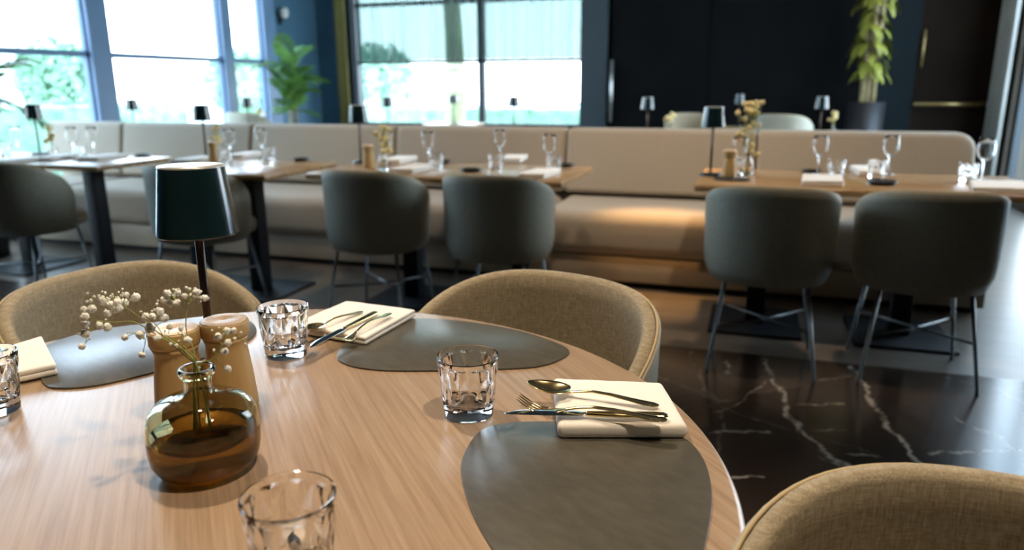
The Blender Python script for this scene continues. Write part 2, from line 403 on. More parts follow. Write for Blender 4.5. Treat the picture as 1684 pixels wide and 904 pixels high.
# dark door leaves and panelling right of the window
dd = struct('door_1', join(box(1.67, XR, YB-.06, YB+.25, 0, ZC, .005), box(1.64, 1.68, YB-.08, YB-.05, 0, ZC)), wall_brown)
p0 = at(1500, 171, .98)
me('door_handle', join(tube([(1.66, YB-.13, .97), (2.40, YB-.13, .97)], .022, 8), box(1.69, 1.72, YB-.13, YB-.05, .955, .985), box(2.34, 2.37, YB-.13, YB-.05, .955, .985)), brass, dd, True)
me('door_pull', join(tube([(1.69, YB-.14, 1.37), (1.69, YB-.14, 1.77)], .012, 8), box(1.68, 1.70, YB-.14, YB-.05, 1.41, 1.43), box(1.68, 1.70, YB-.14, YB-.05, 1.7, 1.72)), brass, dd, True)
struct('trim_8', box(1.22, 1.64, YB-.13, YB-.02, 0, ZC, .005), mat('dark_teal_panel', (.006, .010, .012), .85, spec=.1))
d2 = struct('door_2', box(-1.78, -.62, YB-.06, YB-.02, 0, 2.6, .004), wall_dark)
me('door_handle', join(tube([(-1.76, YB-.12, .74), (-1.76, YB-.12, 1.50)], .020, 8), box(-1.77, -1.75, YB-.12, YB-.06, .8, .82), box(-1.77, -1.75, YB-.12, YB-.06, 1.42, 1.44)), mat('satin_steel', (.6, .62, .6), .35, .9), d2)
# right wall with a tall window near the back, curtain beside it
RW0, RW1 = 4.8, 9.05
struct('wall_right', join(box(XR, XR+.3, YF, RW0, 0, ZC), box(XR, XR+.3, RW1, YB+.3, 0, ZC), box(XR, XR+.3, RW0, RW1, ZC-.2, ZC), box(XR, XR+.3, RW0, RW1, 0, .1)), wall_side)
fr = join(box(XR+.05, XR+.12, RW0, RW1, .1, .17), box(XR+.05, XR+.12, RW0, RW1, ZC-.27, ZC-.2), *[box(XR+.05, XR+.12, y-.03, y+.03, .17, ZC-.27) for y in (RW0+.03, 6.2, 7.6, RW1-.03)], box(XR+.05, XR+.12, RW0, RW1, 1.52, 1.56))
w8 = struct('window_6', fr, frame_dark)
me('window_pane', box(XR+.08, XR+.087, RW0, RW1, .17, ZC-.27), pane_m, w8, False)
# curtain along the right wall
cv, cf = wavy(0, .55, 0, .02, ZC-.08, .03, 7, .006)
ct = me('curtain', ([Vector((-v.y, v.x, v.z)) for v in cv], cf), curtain_m, loc=(XR-.10, 8.93, 0)); tag(ct, 'grey full-length curtain at the far right wall', 'curtain')

# ------------------------------------------------------------------ outside
ground = struct('ground', box(-45, 40, -20, 60, -.35, -.12), paving)
def leafy(n, boxdim, size, seed):
    rnd = random.Random(seed); V, F = [], []
    for _ in range(n):
        c = Vector([rnd.uniform(a, b) for a, b in boxdim]); 
        u = Vector((rnd.gauss(0, 1), rnd.gauss(0, 1), rnd.gauss(0, 1))).normalized(); v = u.cross(Vector((rnd.gauss(0, 1), rnd.gauss(0, 1), 1))).normalized()
        s = size*rnd.uniform(.6, 1.3); k = len(V)
        V += [c-u*s, c+v*s*.4, c+u*s, c-v*s*.4]; F.append((k, k+1, k+2, k+3))
    return V, F
def hedge(x0, x1, y0, y1, h, label, seed):
    r = empty('hedge', ((x0+x1)/2, (y0+y1)/2, -.12)); tag(r, label, 'hedge', 'clipped hedges outside the windows')
    dx, dy = (x1-x0)/2, (y1-y0)/2
    core = me('hedge_core', box(-dx+.08, dx-.08, -dy+.08, dy-.08, 0, h-.08, .05), hedge_m, r)
    n = int((x1-x0+y1-y0)*h*170)
    o = me('foliage', leafy(n, ((-dx, dx), (-dy, dy), (.0, h)), .07, seed), hedge_m, r, False)
    return r
hedge(-9.5, -1.5, 13.0, 13.6, .98, 'low green hedge outside the wide back window', 1)
hedge(-9.6, -9.0, 4.0, 10.5, 1.15, 'green hedge outside the left windows', 2)
def tree(x, y, h, r, cr_, label, seed, crown=True, z0=-.12, lean=0):
    e = empty('tree', (x, y, z0)); tag(e, label, 'tree', 'trees outside the windows')
    me('trunk', tube(smooth_open([(0, 0, 0), (.03, 0, h*.4), (lean*.6, .02, h*.75), (lean, 0, h)], 5), [r*(1-.5*i/15) for i in range(16)], 10), bark_pale, e)
    if crown:
        rnd = random.Random(seed); V, F = [], []
        for _ in range(1500):
            d = Vector((rnd.gauss(0, 1), rnd.gauss(0, 1), rnd.gauss(0, .7))).normalized()*cr_*rnd.random()**.4
            c = Vector((lean, 0, h))+d; u = Vector((rnd.gauss(0, 1), rnd.gauss(0, 1), rnd.gauss(0, 1))).normalized(); v = u.orthogonal().normalized()
            s = .12*rnd.uniform(.6, 1.3); k = len(V); V += [c-u*s, c+v*s*.45, c+u*s, c-v*s*.45]; F.append((k, k+1, k+2, k+3))
        me('crown', (V, F), hedge_m, e, False)
    return e
tree(-5.0, 12.2, 4.6, .19, 1.3, 'pale-trunked tree standing outside the wide back window', 3, True, lean=-.1)
tree(-9.2, 17.5, 1.5, .1, .9, 'small bushy tree seen through the left half of the wide back window', 4)
tree(-1.2, 17.0, 2.7, .12, 1.0, 'round-crowned tree seen through the right half of the wide back window', 5)
tree(-10.5, 4.6, 1.3, .07, .55, 'small leafy tree outside the leftmost window', 6)
tree(-12.0, 10.6, 1.5, .08, .7, 'small leafy tree outside the narrow left window beside the blue wall', 7)
tree(-9.2, 12.0, 1.4, .07, .6, 'small leafy bush tree outside between left windows and corner', 8)
# pale building beyond the left windows
bu = empty('building', (-22, 6, -.12)); tag(bu, 'pale building with rows of windows far beyond the left windows', 'building')
me('facade', box(-2, 0, -12, 14, 0, 9), plaster, bu, False)
greyish = mat('far_window', (.62, .68, .74), .5)
for i in range(9):
    for z in (1.0, 3.9, 6.8):
        f = me('window', box(-.02, .06, -10.4+i*2.6, -9.3+i*2.6, z, z+1.5), greyish, bu, False)
# lamp post outside the second window
lp = me('lamp_post', join(tube([(0, 0, 0), (0, 0, 4.5)], .05, 10), lathe([(0, 4.5), (.16, 4.5), (.12, 4.7), (0, 4.75)], 12)), mat('pale_teal_metal', (.35, .62, .64), .5), loc=(-10.3, 7.0, -.12)); tag(lp, 'slim pale lamp post outside the middle left window', 'lamp post')

# ------------------------------------------------------------------ ceiling spots (the warm light of the room)
def spot(x, y, tx, ty, tz, power, size=50, label='', blend=.6, rad=.05, col=SPOT_WARM):
    r = empty('ceiling_spotlight', (x, y, ZC)); tag(r, label, 'spotlight', 'black spotlights on the ceiling')
    d = (Vector((tx, ty, tz))-Vector((x, y, ZC-.16))).normalized(); q = d.to_track_quat('-Z', 'Y')
    me('mount', lathe([(0, -.03), (.05, -.03), (.05, 0), (0, 0)], 20), black_metal, r)
    me('stem', tube([(0, 0, -.03), (0, 0, -.1)], .008, 8), black_metal, r)
    hv, hf = lathe([(0, .06), (.045, .055), (.05, .03), (.05, -.07), (.044, -.07), (.042, -.05), (0, -.05)], 24)
    hd = me('lamp_head', ([q @ v+Vector((0, 0, -.16)) for v in hv], hf), black_metal, r)
    lv, lf = lathe([(0, -.052), (.041, -.052), (.041, -.055), (0, -.055)], 24)
    me('lens', ([q @ v+Vector((0, 0, -.16)) for v in lv], lf), lampglow, hd)
    ld = bpy.data.lights.new('spot_light', 'SPOT'); ld.energy = power; ld.color = col; ld.spot_size = radians(size); ld.spot_blend = blend; ld.shadow_soft_size = rad*1.6
    lo = bpy.data.objects.new('spot_light', ld); link(lo, r); lo.rotation_euler = q.to_euler(); lo.location = Vector((0, 0, -.16))+d*.09
tcen = cr(-.387, .834, .75)
sp1 = at(1055, 358, .47)
spot(sp1.x+.25, sp1.y+.12, sp1.x+.08, sp1.y+.02, .47, 520, 17, 'spotlight aimed at the bench between the two right tables', .9, .05, (1, .55, .18))
spot(tcen.x-.9, tcen.y+.9, tcen.x, tcen.y, .75, 170, 60, 'spotlight aimed at the round table from the window side')
spot(tcen.x+1.2, tcen.y-.2, tcen.x+.1, tcen.y, .75, 150, 60, 'spotlight aimed at the round table from the right')
spot(.5, 3.0, .5, 4.6, .75, 140, 75, 'spotlight above the right-hand wall table')
spot(-1.5, 3.2, -1.5, 4.7, .75, 100, 75, 'spotlight above the middle wall table')
spot(-3.2, 3.4, -3.0, 4.7, .75, 25, 70, 'spotlight above the left wall tables')
spot(1.5, 7.4, 1.4, 8.9, 1.5, 28, 60, 'spotlight aimed at the tall plant by the dark wall')

# ------------------------------------------------------------------ chair
def chair_outline(a, off=0.0, z=.6):
    u = min(1, max(0, (z-.385)/.11)); f = .86+.14*sqrt(max(0, 1-(1-u)**2)); f *= 1+.02*(z-.6)/.2
    sx, cx = sin(a), cos(a)
    x = (.270*f-off)*math.copysign(abs(sx)**.90, sx); y = -(.255*f-off)*math.copysign(abs(cx)**.90, cx)
    if a > pi/2 or a < -pi/2: y = -(.255*f-off)*cx*.85
    return Vector((x, y, z))
AM = radians(118)
def rim_z(a):
    t = abs(a)/AM; return .795-.20*t**3.0
def chair_shell(o0, o1, ztop_off, zbot, n=40, m=10):
    secs = []
    for i in range(n+1):
        a = -AM+2*AM*i/n; zr = rim_z(a)+ztop_off; e = min(1, (min(i, n-i)+.35)/2.2); mid = (o0+o1)/2; h = (o1-o0)/2*sqrt(1-(1-e)**2)
        sec = []
        zl = [zbot+(zr-zbot)*(k/m)**.8 for k in range(m+1)]
        for z in zl: sec.append(chair_outline(a, mid-h, z))
        sec.append(chair_outline(a, mid-h*.5, zr)+Vector((0, 0, h*.8))); sec.append(chair_outline(a, mid+h*.5, zr)+Vector((0, 0, h*.8)))
        for z in zl[::-1]: sec.append(chair_outline(a, mid+h, z))
        secs.append(sec)
    return loft(secs)
def make_chair():
    r = empty('tub_chair')
    sh = me('outer_shell', chair_shell(0, .007, 0, .392), hide, r)
    me('backrest', chair_shell(.0072, .034, 0, .40), linen, r)
    path = [chair_outline(-AM+2*AM*i/48, .0065, rim_z(-AM+2*AM*i/48))+Vector((0, 0, .005)) for i in range(49)]
    me('piping', tube(path, .0024, 8), piping_m, sh)
    # underside pan closing the shell
    pan = [chair_outline(-pi+2*pi*i/40, .012, .40) for i in range(40)]
    pan = [Vector((p.x, p.y if p.y < 0 else p.y*1.0, 0)) for p in pan]
    me('seat_pan', prism([(p.x, p.y) for p in pan], .388, .405, .003, 1), hide, r)
    prof = []
    V = []; F = []
    rings = [(.0, .488), (.5, .490), (.85, .486), (.97, .472), (1.0, .448), (.985, .422), (.95, .406)]
    n = 40
    secs = []
    for s, z in rings[1:]:
        secs.append([Vector((.212*s*math.copysign(abs(cos(t))**.8, cos(t)), .030+.222*s*math.copysign(abs(sin(t))**.8, sin(t))+(.04*s if sin(t) > 0 else 0), z)) for t in [2*pi*i/n for i in range(n)]])
    me('seat', loft(secs), linen, r)
    for sx, sy in ((-1, -1), (1, -1), (1, 1), (-1, 1)):
        me('leg', tube([(sx*.165, sy*.15, .392), (sx*.215, sy*.205-.01, .012), (sx*.2155, sy*.2055-.01, 0)], [.0085, .0075, .008], 10), chair_metal, r)
    def lp_(sx, sy, z): t = (.392-z)/.38; return Vector((sx*(.165+.05*t), sy*(.15+.055*t)-.01*t, z))
    me('stretcher', join(tube([lp_(-1, -1, .20), (0, 0, .185), lp_(1, 1, .20)], .006, 8)), chair_metal, r)
    me('stretcher', join(tube([lp_(1, -1, .20), (0, 0, .199), lp_(-1, 1, .20)], .006, 8)), chair_metal, r)
    return r
CH = make_chair(); used = [False]
def place_chair(x, y, rz, label, group):
    o = CH if not used[0] else copy_tree(CH)
    used[0] = True
    o.location = (x, y, 0); o.rotation_euler.z = rz; tag(o, label, 'chair', group); return o
def chair_by_back(px, py, face, label, group, dz=.80, off=.255):   # face: heading in the room frame
    p = at(px, py, dz); place_chair(p.x+off*cos(face), p.y+off*sin(face), face-pi/2, label, group)
G1 = 'tub chairs around the round table'; G2 = 'tub chairs at the wall tables'
def chair_at(X, Y, h, label, group):
    p = cr(X, Y); place_chair(p.x, p.y, radians(h+18)-pi/2, label, group)
def head_to(px, py, dz=.795):
    p = at(px, py, dz); return atan2(tcen.y-p.y, tcen.x-p.x)
chair_at(0.0, 1.34, 235, 'beige linen tub chair behind the middle placemat of the round table', G1)
chair_at(-.75, 1.48, 332, 'beige linen tub chair behind the green lamp on the round table', G1)
chair_at(.425, .465, 247, 'beige linen tub chair at the right edge of the round table', G1)
up = radians(90)
for px, py, f, lb in [(-34, 269, 90, 'taupe tub chair at the leftmost wall table'), (268, 276, 90, 'taupe tub chair partly behind the green lamp at the second wall table'),
                      (578, 283, 90, 'taupe tub chair at the left end of the third wall table'), (792, 291, 90, 'taupe tub chair at the right end of the third wall table'),
                      (1274, 311, 90, 'taupe tub chair at the left end of the right-hand wall table'), (1556, 318, 90, 'taupe tub chair at the right end of the right-hand wall table')]:
    chair_by_back(px, py, radians(f), lb, G2)

# ------------------------------------------------------------------ bench
SEAM = [205, 415, 650, 928, 1240]
def bx(px, py=300, z=.7, y=4.93):
    d = ray(px, py); t = (y-CAM.y)/d.y; return CAM.x+d.x*t
xs = [-7.0] + [bx(s) for s in SEAM] + [bx(1613, 230)]
xs[0] = max(XL+.12, xs[1]-1.25)
BZ = .915
be = empty('upholstered_bench', ((xs[0]+xs[-1])/2, 4.8, 0)); tag(be, 'long beige upholstered bench running across behind the wall tables', 'bench')
ox = be.location.x; oy = 4.8
me('base', box(xs[0]-ox, xs[-1]-ox-.02, 4.33-oy, 5.16-oy, .04, .198, .006), bench_b, be)
me('toe_kick', box(xs[0]-ox+.02, xs[-1]-ox-.05, 4.38-oy, 5.12-oy, 0, .04), black_metal, be, False)
me('back_panel', box(xs[0]-ox, xs[-1]-ox-.02, 5.08-oy, 5.17-oy, .28, BZ-.03, .01), bench_f, be)
for i in range(len(xs)-1):
    x0, x1 = xs[i]-ox+.003, xs[i+1]-ox-.003
    last = i == len(xs)-2
    me('seat', box(x0, x1, 4.29-oy, 4.99-oy, .20, .468, .075, 6), bench_f, be)
    # tilted backrest pad
    n = 10; prof = []
    pts = []
    R = .03; Rt = .10 if last else .03
    w = x1-x0
    outl = []
    def arc(cx, cz, r, a0, a1, k=6): return [(cx+r*cos(a0+(a1-a0)*j/k), cz+r*sin(a0+(a1-a0)*j/k)) for j in range(k+1)]
    z0, z1 = .49, BZ
    outl = arc(x1-R, z0+R, R, -pi/2, 0)+arc(x1-Rt, z1-Rt, Rt, 0, pi/2)+arc(x0+R, z1-R, R, pi/2, pi)+arc(x0+R, z0+R, R, pi, 1.5*pi)
    def ring(y, ins):
        cx, cz = (x0+x1)/2, (z0+z1)/2; sx = (w/2-ins)/(w/2); sz = ((z1-z0)/2-ins)/((z1-z0)/2)
        return [Vector((cx+(x-cx)*sx, y+(cz+(z-cz)*sz-z0)*.20, cz+(z-cz)*sz)) for x, z in outl]
    yb = 4.90-oy
    me('backrest', loft([ring(yb+.12, .012), ring(yb+.11, 0), ring(yb+.03, 0), ring(yb+.012, .006), ring(yb+.002, .018), ring(yb, .035)]), bench_f, be)

# ------------------------------------------------------------------ wall tables
def wall_table(x0, x1, y0, y1, label, peds, top=.75, wf=.08):
    r = empty('dining_table', ((x0+x1)/2, (y0+y1)/2, 0)); tag(r, label, 'table', 'oak wall tables in front of the bench')
    hx, hy = (x1-x0)/2, (y1-y0)/2
    me('tabletop', box(-hx, hx, -hy, hy, top-.03, top, .004, 2), oak2, r)
    for p in peds:
        q = p-(x0+x1)/2
        me('pedestal', box(q-.045, q+.045, -.045, .045, .012, top-.04, .004), black_metal, r)
        me('mounting_plate', box(q-.16, q+.16, -.2, .2, top-.042, top-.030), black_metal, r, False)
        me('foot_plate', box(q-.22, q+.22, -.24, .24, 0, .014, .003), black_metal, r, False)
    return r
t4a = at(1140, 303, .75); t4b = at(1684, 316, .75)
T4 = (-.25, 1.20, 3.50, 4.24); T3 = (-2.27, -.86, 3.42, 4.14); T2 = (-3.16, -2.42, 3.28, 4.00); T1 = (-5.1, -3.67, 3.40, 4.03)
wall_table(*T4, 'right-hand oak wall table with two pedestals', (bx(1258, y=3.87), bx(1508, y=3.87)))
wall_table(*T3, 'third oak wall table from the left, between the two middle chairs and the bench', (bx(675, y=3.78), bx(858, y=3.78)))
wall_table(*T2, 'second oak wall table from the left, behind the green lamp', (bx(415, y=3.64), bx(318, y=3.64)))
wall_table(*T1, 'leftmost oak wall table under cool window light', (bx(28, y=3.7), bx(152, y=3.7)))

# ------------------------------------------------------------------ round table
rt = empty('round_table', (tcen.x, tcen.y, 0)); tag(rt, 'large round oak table in the foreground', 'table')
TR = .650
me('tabletop', lathe([(0, .712), (TR-.03, .712), (TR-.012, .716), (TR-.003, .726), (TR, .736), (TR-.001, .744), (TR-.004, .748), (TR-.009, .75), (TR*.5, .75), (0, .75)], 160), oak, rt)
me('pedestal', lathe([(0, .03), (.05, .03), (.045, .06), (.045, .66), (.1, .70), (.2, .711), (0, .711)], 32), black_metal, rt)
me('foot_plate', lathe([(0, 0), (.31, 0), (.31, .012), (.28, .02), (.06, .03), (0, .03)], 48), black_metal, rt)

# ------------------------------------------------------------------ placemats
ZT = .7502
def placemat(pts, label, grp='grey pebble-shaped placemats on the round table'):
    P = [p if isinstance(p, Vector) else at(p[0], p[1], .7535) for p in pts]
    c = sum((Vector((p.x, p.y, 0)) for p in P), Vector())/len(P)
    Q = smooth_closed([Vector((p.x-c.x, p.y-c.y, 0)) for p in P], 10)
    o = me('placemat', prism([(q.x, q.y) for q in Q], 0, .0032, .0008, 2), leather, None, True, loc=(c.x, c.y, ZT), angle=40); tag(o, label, 'placemat', grp)
placemat([(555, 580), (570, 598), (625, 607), (710, 608), (800, 606), (885, 601), (930, 585), (933, 572), (900, 557), (845, 541), (775, 529), (700, 523), (640, 527), (590, 545)], 'grey pebble-shaped placemat in front of the middle linen chair')
placemat([(62, 600), (72, 570), (140, 546), (240, 531), (330, 522), (395, 522), (420, 536), (415, 553), (380, 572), (320, 592), (240, 614), (160, 632), (100, 637), (72, 630)], 'grey pebble-shaped placemat reflecting blue daylight behind the wooden mills')
placemat([(758, 770), (768, 735), (790, 708), (830, 695), (900, 692), (1000, 694), (1080, 702), (1130, 722), (1160, 760), (1171, 815), (1163, 880), (1140, 960), (1080, 1030), (980, 1045), (890, 1000), (812, 904), (772, 830)], 'grey pebble-shaped placemat nearest the camera, under the white napkin at right')

# ------------------------------------------------------------------ tumblers
def tumbler_mesh():
    R = lambda z: .0345+(.0435-.0345)*(z/.088)
    n, A = 9, .0027; seg = 144; V, F, rings = [], [], []
    def addring(f):
        rings.append(list(range(len(V), len(V)+seg)))
        for i in range(seg): V.append(f(2*pi*i/seg))
    z0, z1 = .020, .080
    zs = [0.0, .0015, .012, .018]+[z0+(z1-z0)*k/36 for k in range(37)]+[.083, .0868]
    for z in zs:
        def f(t, z=z):
            r = R(z)
            if z == 0: r -= .003
            if z <= .018: return Vector((r*cos(t), r*sin(t), z))
            v = (z-z0)/(z1-z0)*2.0; u = n*t/(2*pi)
            p = abs(((u+v/2) % 1)-.5)*2; q = abs(((u-v/2) % 1)-.5)*2
            fade = sst(z0, z0+.003, z)*(1-sst(z1-.003, z1, z))
            rr = r-A*fade*min(1-p, 1-q)*1.3
            return Vector((rr*cos(t), rr*sin(t), z))
        addring(f)
    outer = [[0, 0, 0]]
    ri = lambda z: R(z)-.0032 if z < .083 else R(z)-.0022
    addring(lambda t: Vector(((R(.088)-.0008)*cos(t), (R(.088)-.0008)*sin(t), .0880)))
    addring(lambda t: Vector(((R(.088)-.0020)*cos(t), (R(.088)-.0020)*sin(t), .0876)))
    for z in (.084, .075, .06, .045, .032, .024, .0185, .0165):
        k = -.0048 if z < .08 else -.003
        if z < .02: k -= .004
        if z < .017: k -= .010
        addring(lambda t, z=z, k=k: Vector(((R(z)+k)*cos(t), (R(z)+k)*sin(t), z)))
    for a, b in zip(rings, rings[1:]):
        for i in range(seg): F.append((a[i], a[(i+1) % seg], b[(i+1) % seg], b[i]))
    c0 = len(V); V.append(Vector((0, 0, .0015))); c1 = len(V); V.append(Vector((0, 0, .0172)))
    for i in range(seg):
        F.append((c0, rings[0][(i+1) % seg], rings[0][i])); F.append((rings[-1][i], rings[-1][(i+1) % seg], c1))
    return V, F
TU = me('tumbler', tumbler_mesh(), glass, smooth=True, angle=14); ut = [False]
GT = 'cut glass tumblers on the round table'
def put(proto, used_, loc, rz, label, cat, group, sc=1):
    o = proto if not used_[0] else copy_tree(proto)
    used_[0] = True; o.location = loc; o.rotation_euler.z = rz; o.scale = (sc,)*3
    tag(o, label, cat, group); return o
for (px, py), lb, sc in [((771, 680), 'diamond-cut tumbler between the middle placemat and the nearest placemat', 1.0), ((471, 583), 'diamond-cut tumbler beside the napkin behind the middle of the table', 1.0),
                         ((486, 950), 'diamond-cut tumbler nearest the camera, cut off by the bottom edge', 1.0), ((-12, 676), 'diamond-cut tumbler cut off by the left edge of the photo', 1.0)]:
    p = at(px, py, .75); put(TU, ut, (p.x, p.y, ZT), .2+px*.01, lb, 'glass', GT, sc)

# ------------------------------------------------------------------ napkins
def slab(c, z0, z1, bev, seg=3):
    bm = bmesh.new(); b0 = [bm.verts.new((p.x, p.y, z0)) for p in c]; b1 = [bm.verts.new((p.x, p.y, z1)) for p in c]
    bm.faces.new(b0[::-1]); bm.faces.new(b1)
    for i in range(4): bm.faces.new((b0[i], b0[(i+1) % 4], b1[(i+1) % 4], b1[i]))
    bmesh.ops.recalc_face_normals(bm, faces=bm.faces)
    bmesh.ops.bevel(bm, geom=bm.edges[:], offset=bev, segments=seg, profile=.5, affect='EDGES')
    bmesh.ops.subdivide_edges(bm, edges=[e for e in bm.edges if e.calc_length() > .02], cuts=5, use_grid_fill=True)
    bm.verts.index_update()
    r = [v.co.copy() for v in bm.verts], [tuple(v.index for v in f.verts) for f in bm.faces]; bm.free(); return r
def napkin(corners, label, grp, ztop=.766, base=.7535, layers=2, wob=.0012):
    P = [at(x, y, z) for x, y, z in corners]; c = sum(P, Vector())/4; c.z = 0
    P = [p-c for p in P]; vf = ([], []); th = (ztop-base)/layers
    for k in range(layers):
        ins = [1, .994, 1.0][k % 3]; sh = Vector((0, 0, 0))
        Q = [Vector((p.x*ins, p.y*ins, 0))+sh for p in P]
        s = slab(Q, k*th+(.0002 if k else 0), (k+1)*th, th*(.42 if layers > 1 else .36), 4)
        vf = join(vf, s)
    V = [v+Vector((0, 0, wob*(noise.noise(v*30)+.3)*(v.z/(ztop-base)))) for v in vf[0]]
    o = me('napkin', (V, vf[1]), cloth, loc=(c.x, c.y, base), angle=50); tag(o, label, 'napkin', grp); return o
GN = 'folded white napkins on the round table'
napkin([(909, 640, .7535), (1088, 648, .7535), (1131, 722, .7535), (917, 722, .7535)], 'white folded napkin on the nearest placemat, under the warm-tinted cutlery', GN, ztop=.7735, layers=1)
napkin([(478, 545, .7535), (570, 505, .7535), (684, 520, .7535), (601, 568, .7535)], 'cream folded napkin on the far side of the table beside the middle placemat', GN, ztop=.768)
nk = napkin([(-40, 600, .7535), (72, 568, .7535), (96, 616, .7535), (-20, 640, .7535)], 'cream folded napkin at the left edge behind the tumbler', GN, ztop=.772)

# ------------------------------------------------------------------ cutlery
def strip(secs, n=12):                    # secs: (x, y, z, halfwidth, halfthickness)
    return loft([[Vector((x, y+hw*cos(2*pi*i/n), z+ht*sin(2*pi*i/n))) for i in range(n)] for x, y, z, hw, ht in secs])
def resample(keys, n):
    out = []
    for i in range(n+1):
        t = i/n*(len(keys)-1); k = min(int(t), len(keys)-2); u = t-k; u = u*u*(3-2*u)*.5+u*.5
        out.append(tuple(a+(b-a)*u for a, b in zip(keys[k], keys[k+1])))
    return out
HANDLE = [(0, 0, .0, .0042, .0016), (.015, 0, .0035, .0032, .0017), (.035, 0, .0065, .0030, .0018), (.06, 0, .006, .0042, .0018), (.085, 0, .0035, .0062, .0016), (.105, 0, .0016, .0085, .0014), (.118, 0, .0012, .0080, .0013), (.124, 0, .0012, .0045, .0010), (.1255, 0, .0012, .0012, .0004)]
def make_spoon():
    r = empty('spoon'); me('handle', strip(resample(HANDLE, 48)), steel, r)
    V, F = [], []; NU, NV = 28, 16; L = .062
    for side in (0, 1):
        for i in range(NU+1):
            u = i/NU; x = .003-u*L; hw = .0205*(sin(pi*min(1, .06+u*.94)**.82))**.62 if 0 < u < 1 else .003
            if i == NU: hw = .002
            if i == 0: hw = .0042
            for j in range(NV+1):
                v = -1+2*j/NV; depth = .0075*(1-v*v)*sin(pi*u)**.8
                V.append(Vector((x, v*hw, .0008+.003*u*u-depth-(0 if side else .0012)+.0035)))
    S_ = (NU+1)*(NV+1)
    for i in range(NU):
        for j in range(NV):
            a = i*(NV+1)+j; F.append((a, a+1, a+NV+2, a+NV+1)); F.append((S_+a, S_+a+NV+1, S_+a+NV+2, S_+a+1))
    per = [i for i in range(NV+1)]+[(i)*(NV+1)+NV for i in range(1, NU+1)]+[NU*(NV+1)+j for j in range(NV-1, -1, -1)]+[i*(NV+1) for i in range(NU-1, 0, -1)]
    for k in range(len(per)):
        a, b = per[k], per[(k+1) % len(per)]; F.append((a, b, S_+b, S_+a))
    me('bowl', (V, F), steel, r); return r
def make_fork():
    r = empty('fork'); me('handle', strip(resample(HANDLE, 48)), steel, r)
    parts = [strip(resample([(.002, 0, 0, .0042, .0014), (-.008, 0, -.003, .006, .0012), (-.018, 0, -.0062, .0105, .0011), (-.026, 0, -.0072, .0118, .001)], 14))]
    for k in (-1.5, -.5, .5, 1.5):
        y = k*.0062; parts.append(strip(resample([(-.024, y, -.0072, .0020, .0011), (-.036, y, -.0060, .0019, .001), (-.048, y*.98, -.001, .0017, .0009), (-.060, y*.95, .0065, .0012, .0008), (-.064, y*.94, .0095, .0004, .0004)], 12), 8))
    me('tines', join(*parts), steel, r); return r
def make_knife():
    r = empty('table_knife')
    me('handle', strip(resample([(0, 0, 0, .0052, .0036), (.02, 0, 0, .0060, .0038), (.06, 0, 0, .0075, .0040), (.095, 0, 0, .0088, .0042), (.108, 0, 0, .0080, .0038), (.113, 0, 0, .004, .002)], 30)), steel, r)
    me('blade', strip([(.003, 0, 0, .0045, .003), (-.004, 0, 0, .0052, .0018), (-.012, .001, 0, .0085, .0010), (-.05, .001, 0, .0092, .0009), (-.085, .001, 0, .0088, .0008), (-.10, -.001, 0, .0066, .0007), (-.112, -.004, 0, .0030, .0005), (-.116, -.0052, 0, .0006, .0003)]), steel2, r); return r
def lay(o, p_handle, p_tip, z, dz=0.0, roll=0.0, s=1.0):
    a = at(*p_handle, z); b = at(*p_tip, z); d = (a-b); ang = atan2(d.y, d.x)
    o.rotation_euler = (roll, -dz, ang); return a, b, ang
def place_cut(proto, hx, tip, end, z, tilt, label, group, cat, first, tot):
    o = proto if first else copy_tree(proto)
    a = at(end[0], end[1], z); b = at(tip[0], tip[1], z); d = Vector((a.x-b.x, a.y-b.y, 0)); L = d.length; s = L/tot; d.normalize()
    neck = Vector((a.x, a.y, 0))-d*hx*s
    o.location = (neck.x, neck.y, z+(hx*s)*sin(tilt)); o.rotation_euler = (0, tilt, atan2(d.y, d.x)); o.scale = (s,)*3
    tag(o, label, cat, group); print(label, 'scale', round(s, 2)); return o
SPO, FOR, KNI = make_spoon(), make_fork(), make_knife()
zn = .7768
place_cut(SPO, .1255, (867, 640), (1084, 668), zn+.001, .03, 'steel spoon tinted with warm reflection lying bowl up on the right-hand white napkin', 'spoons on the napkins', 'spoon', True, .1845)
place_cut(KNI, .113, (829, 677), (1098, 683), zn+.0035, .0, 'table knife with handle tinted with warm reflection on the right-hand white napkin', 'knives on the napkins', 'knife', True, .229)
place_cut(FOR, .1255, (852, 662), (1098, 692), zn+.008, .0, 'steel fork tinted with warm reflection lying over the knife on the right-hand white napkin', 'forks on the napkins', 'fork', True, .1895)
zn = .7700
place_cut(SPO, .1255, (496, 551), (596, 512), zn+.001, .03, 'spoon on the far cream napkin, nearest the far tumbler', 'spoons on the napkins', 'spoon', False, .1845)
place_cut(KNI, .113, (506, 571), (619, 513), zn+.0035, .0, 'table knife lying between spoon and fork on the far cream napkin', 'knives on the napkins', 'knife', False, .229)
place_cut(FOR, .1255, (552, 562), (643, 515), zn+.006, .0, 'fork on the far cream napkin, nearest the middle placemat', 'forks on the napkins', 'fork', False, .1895)

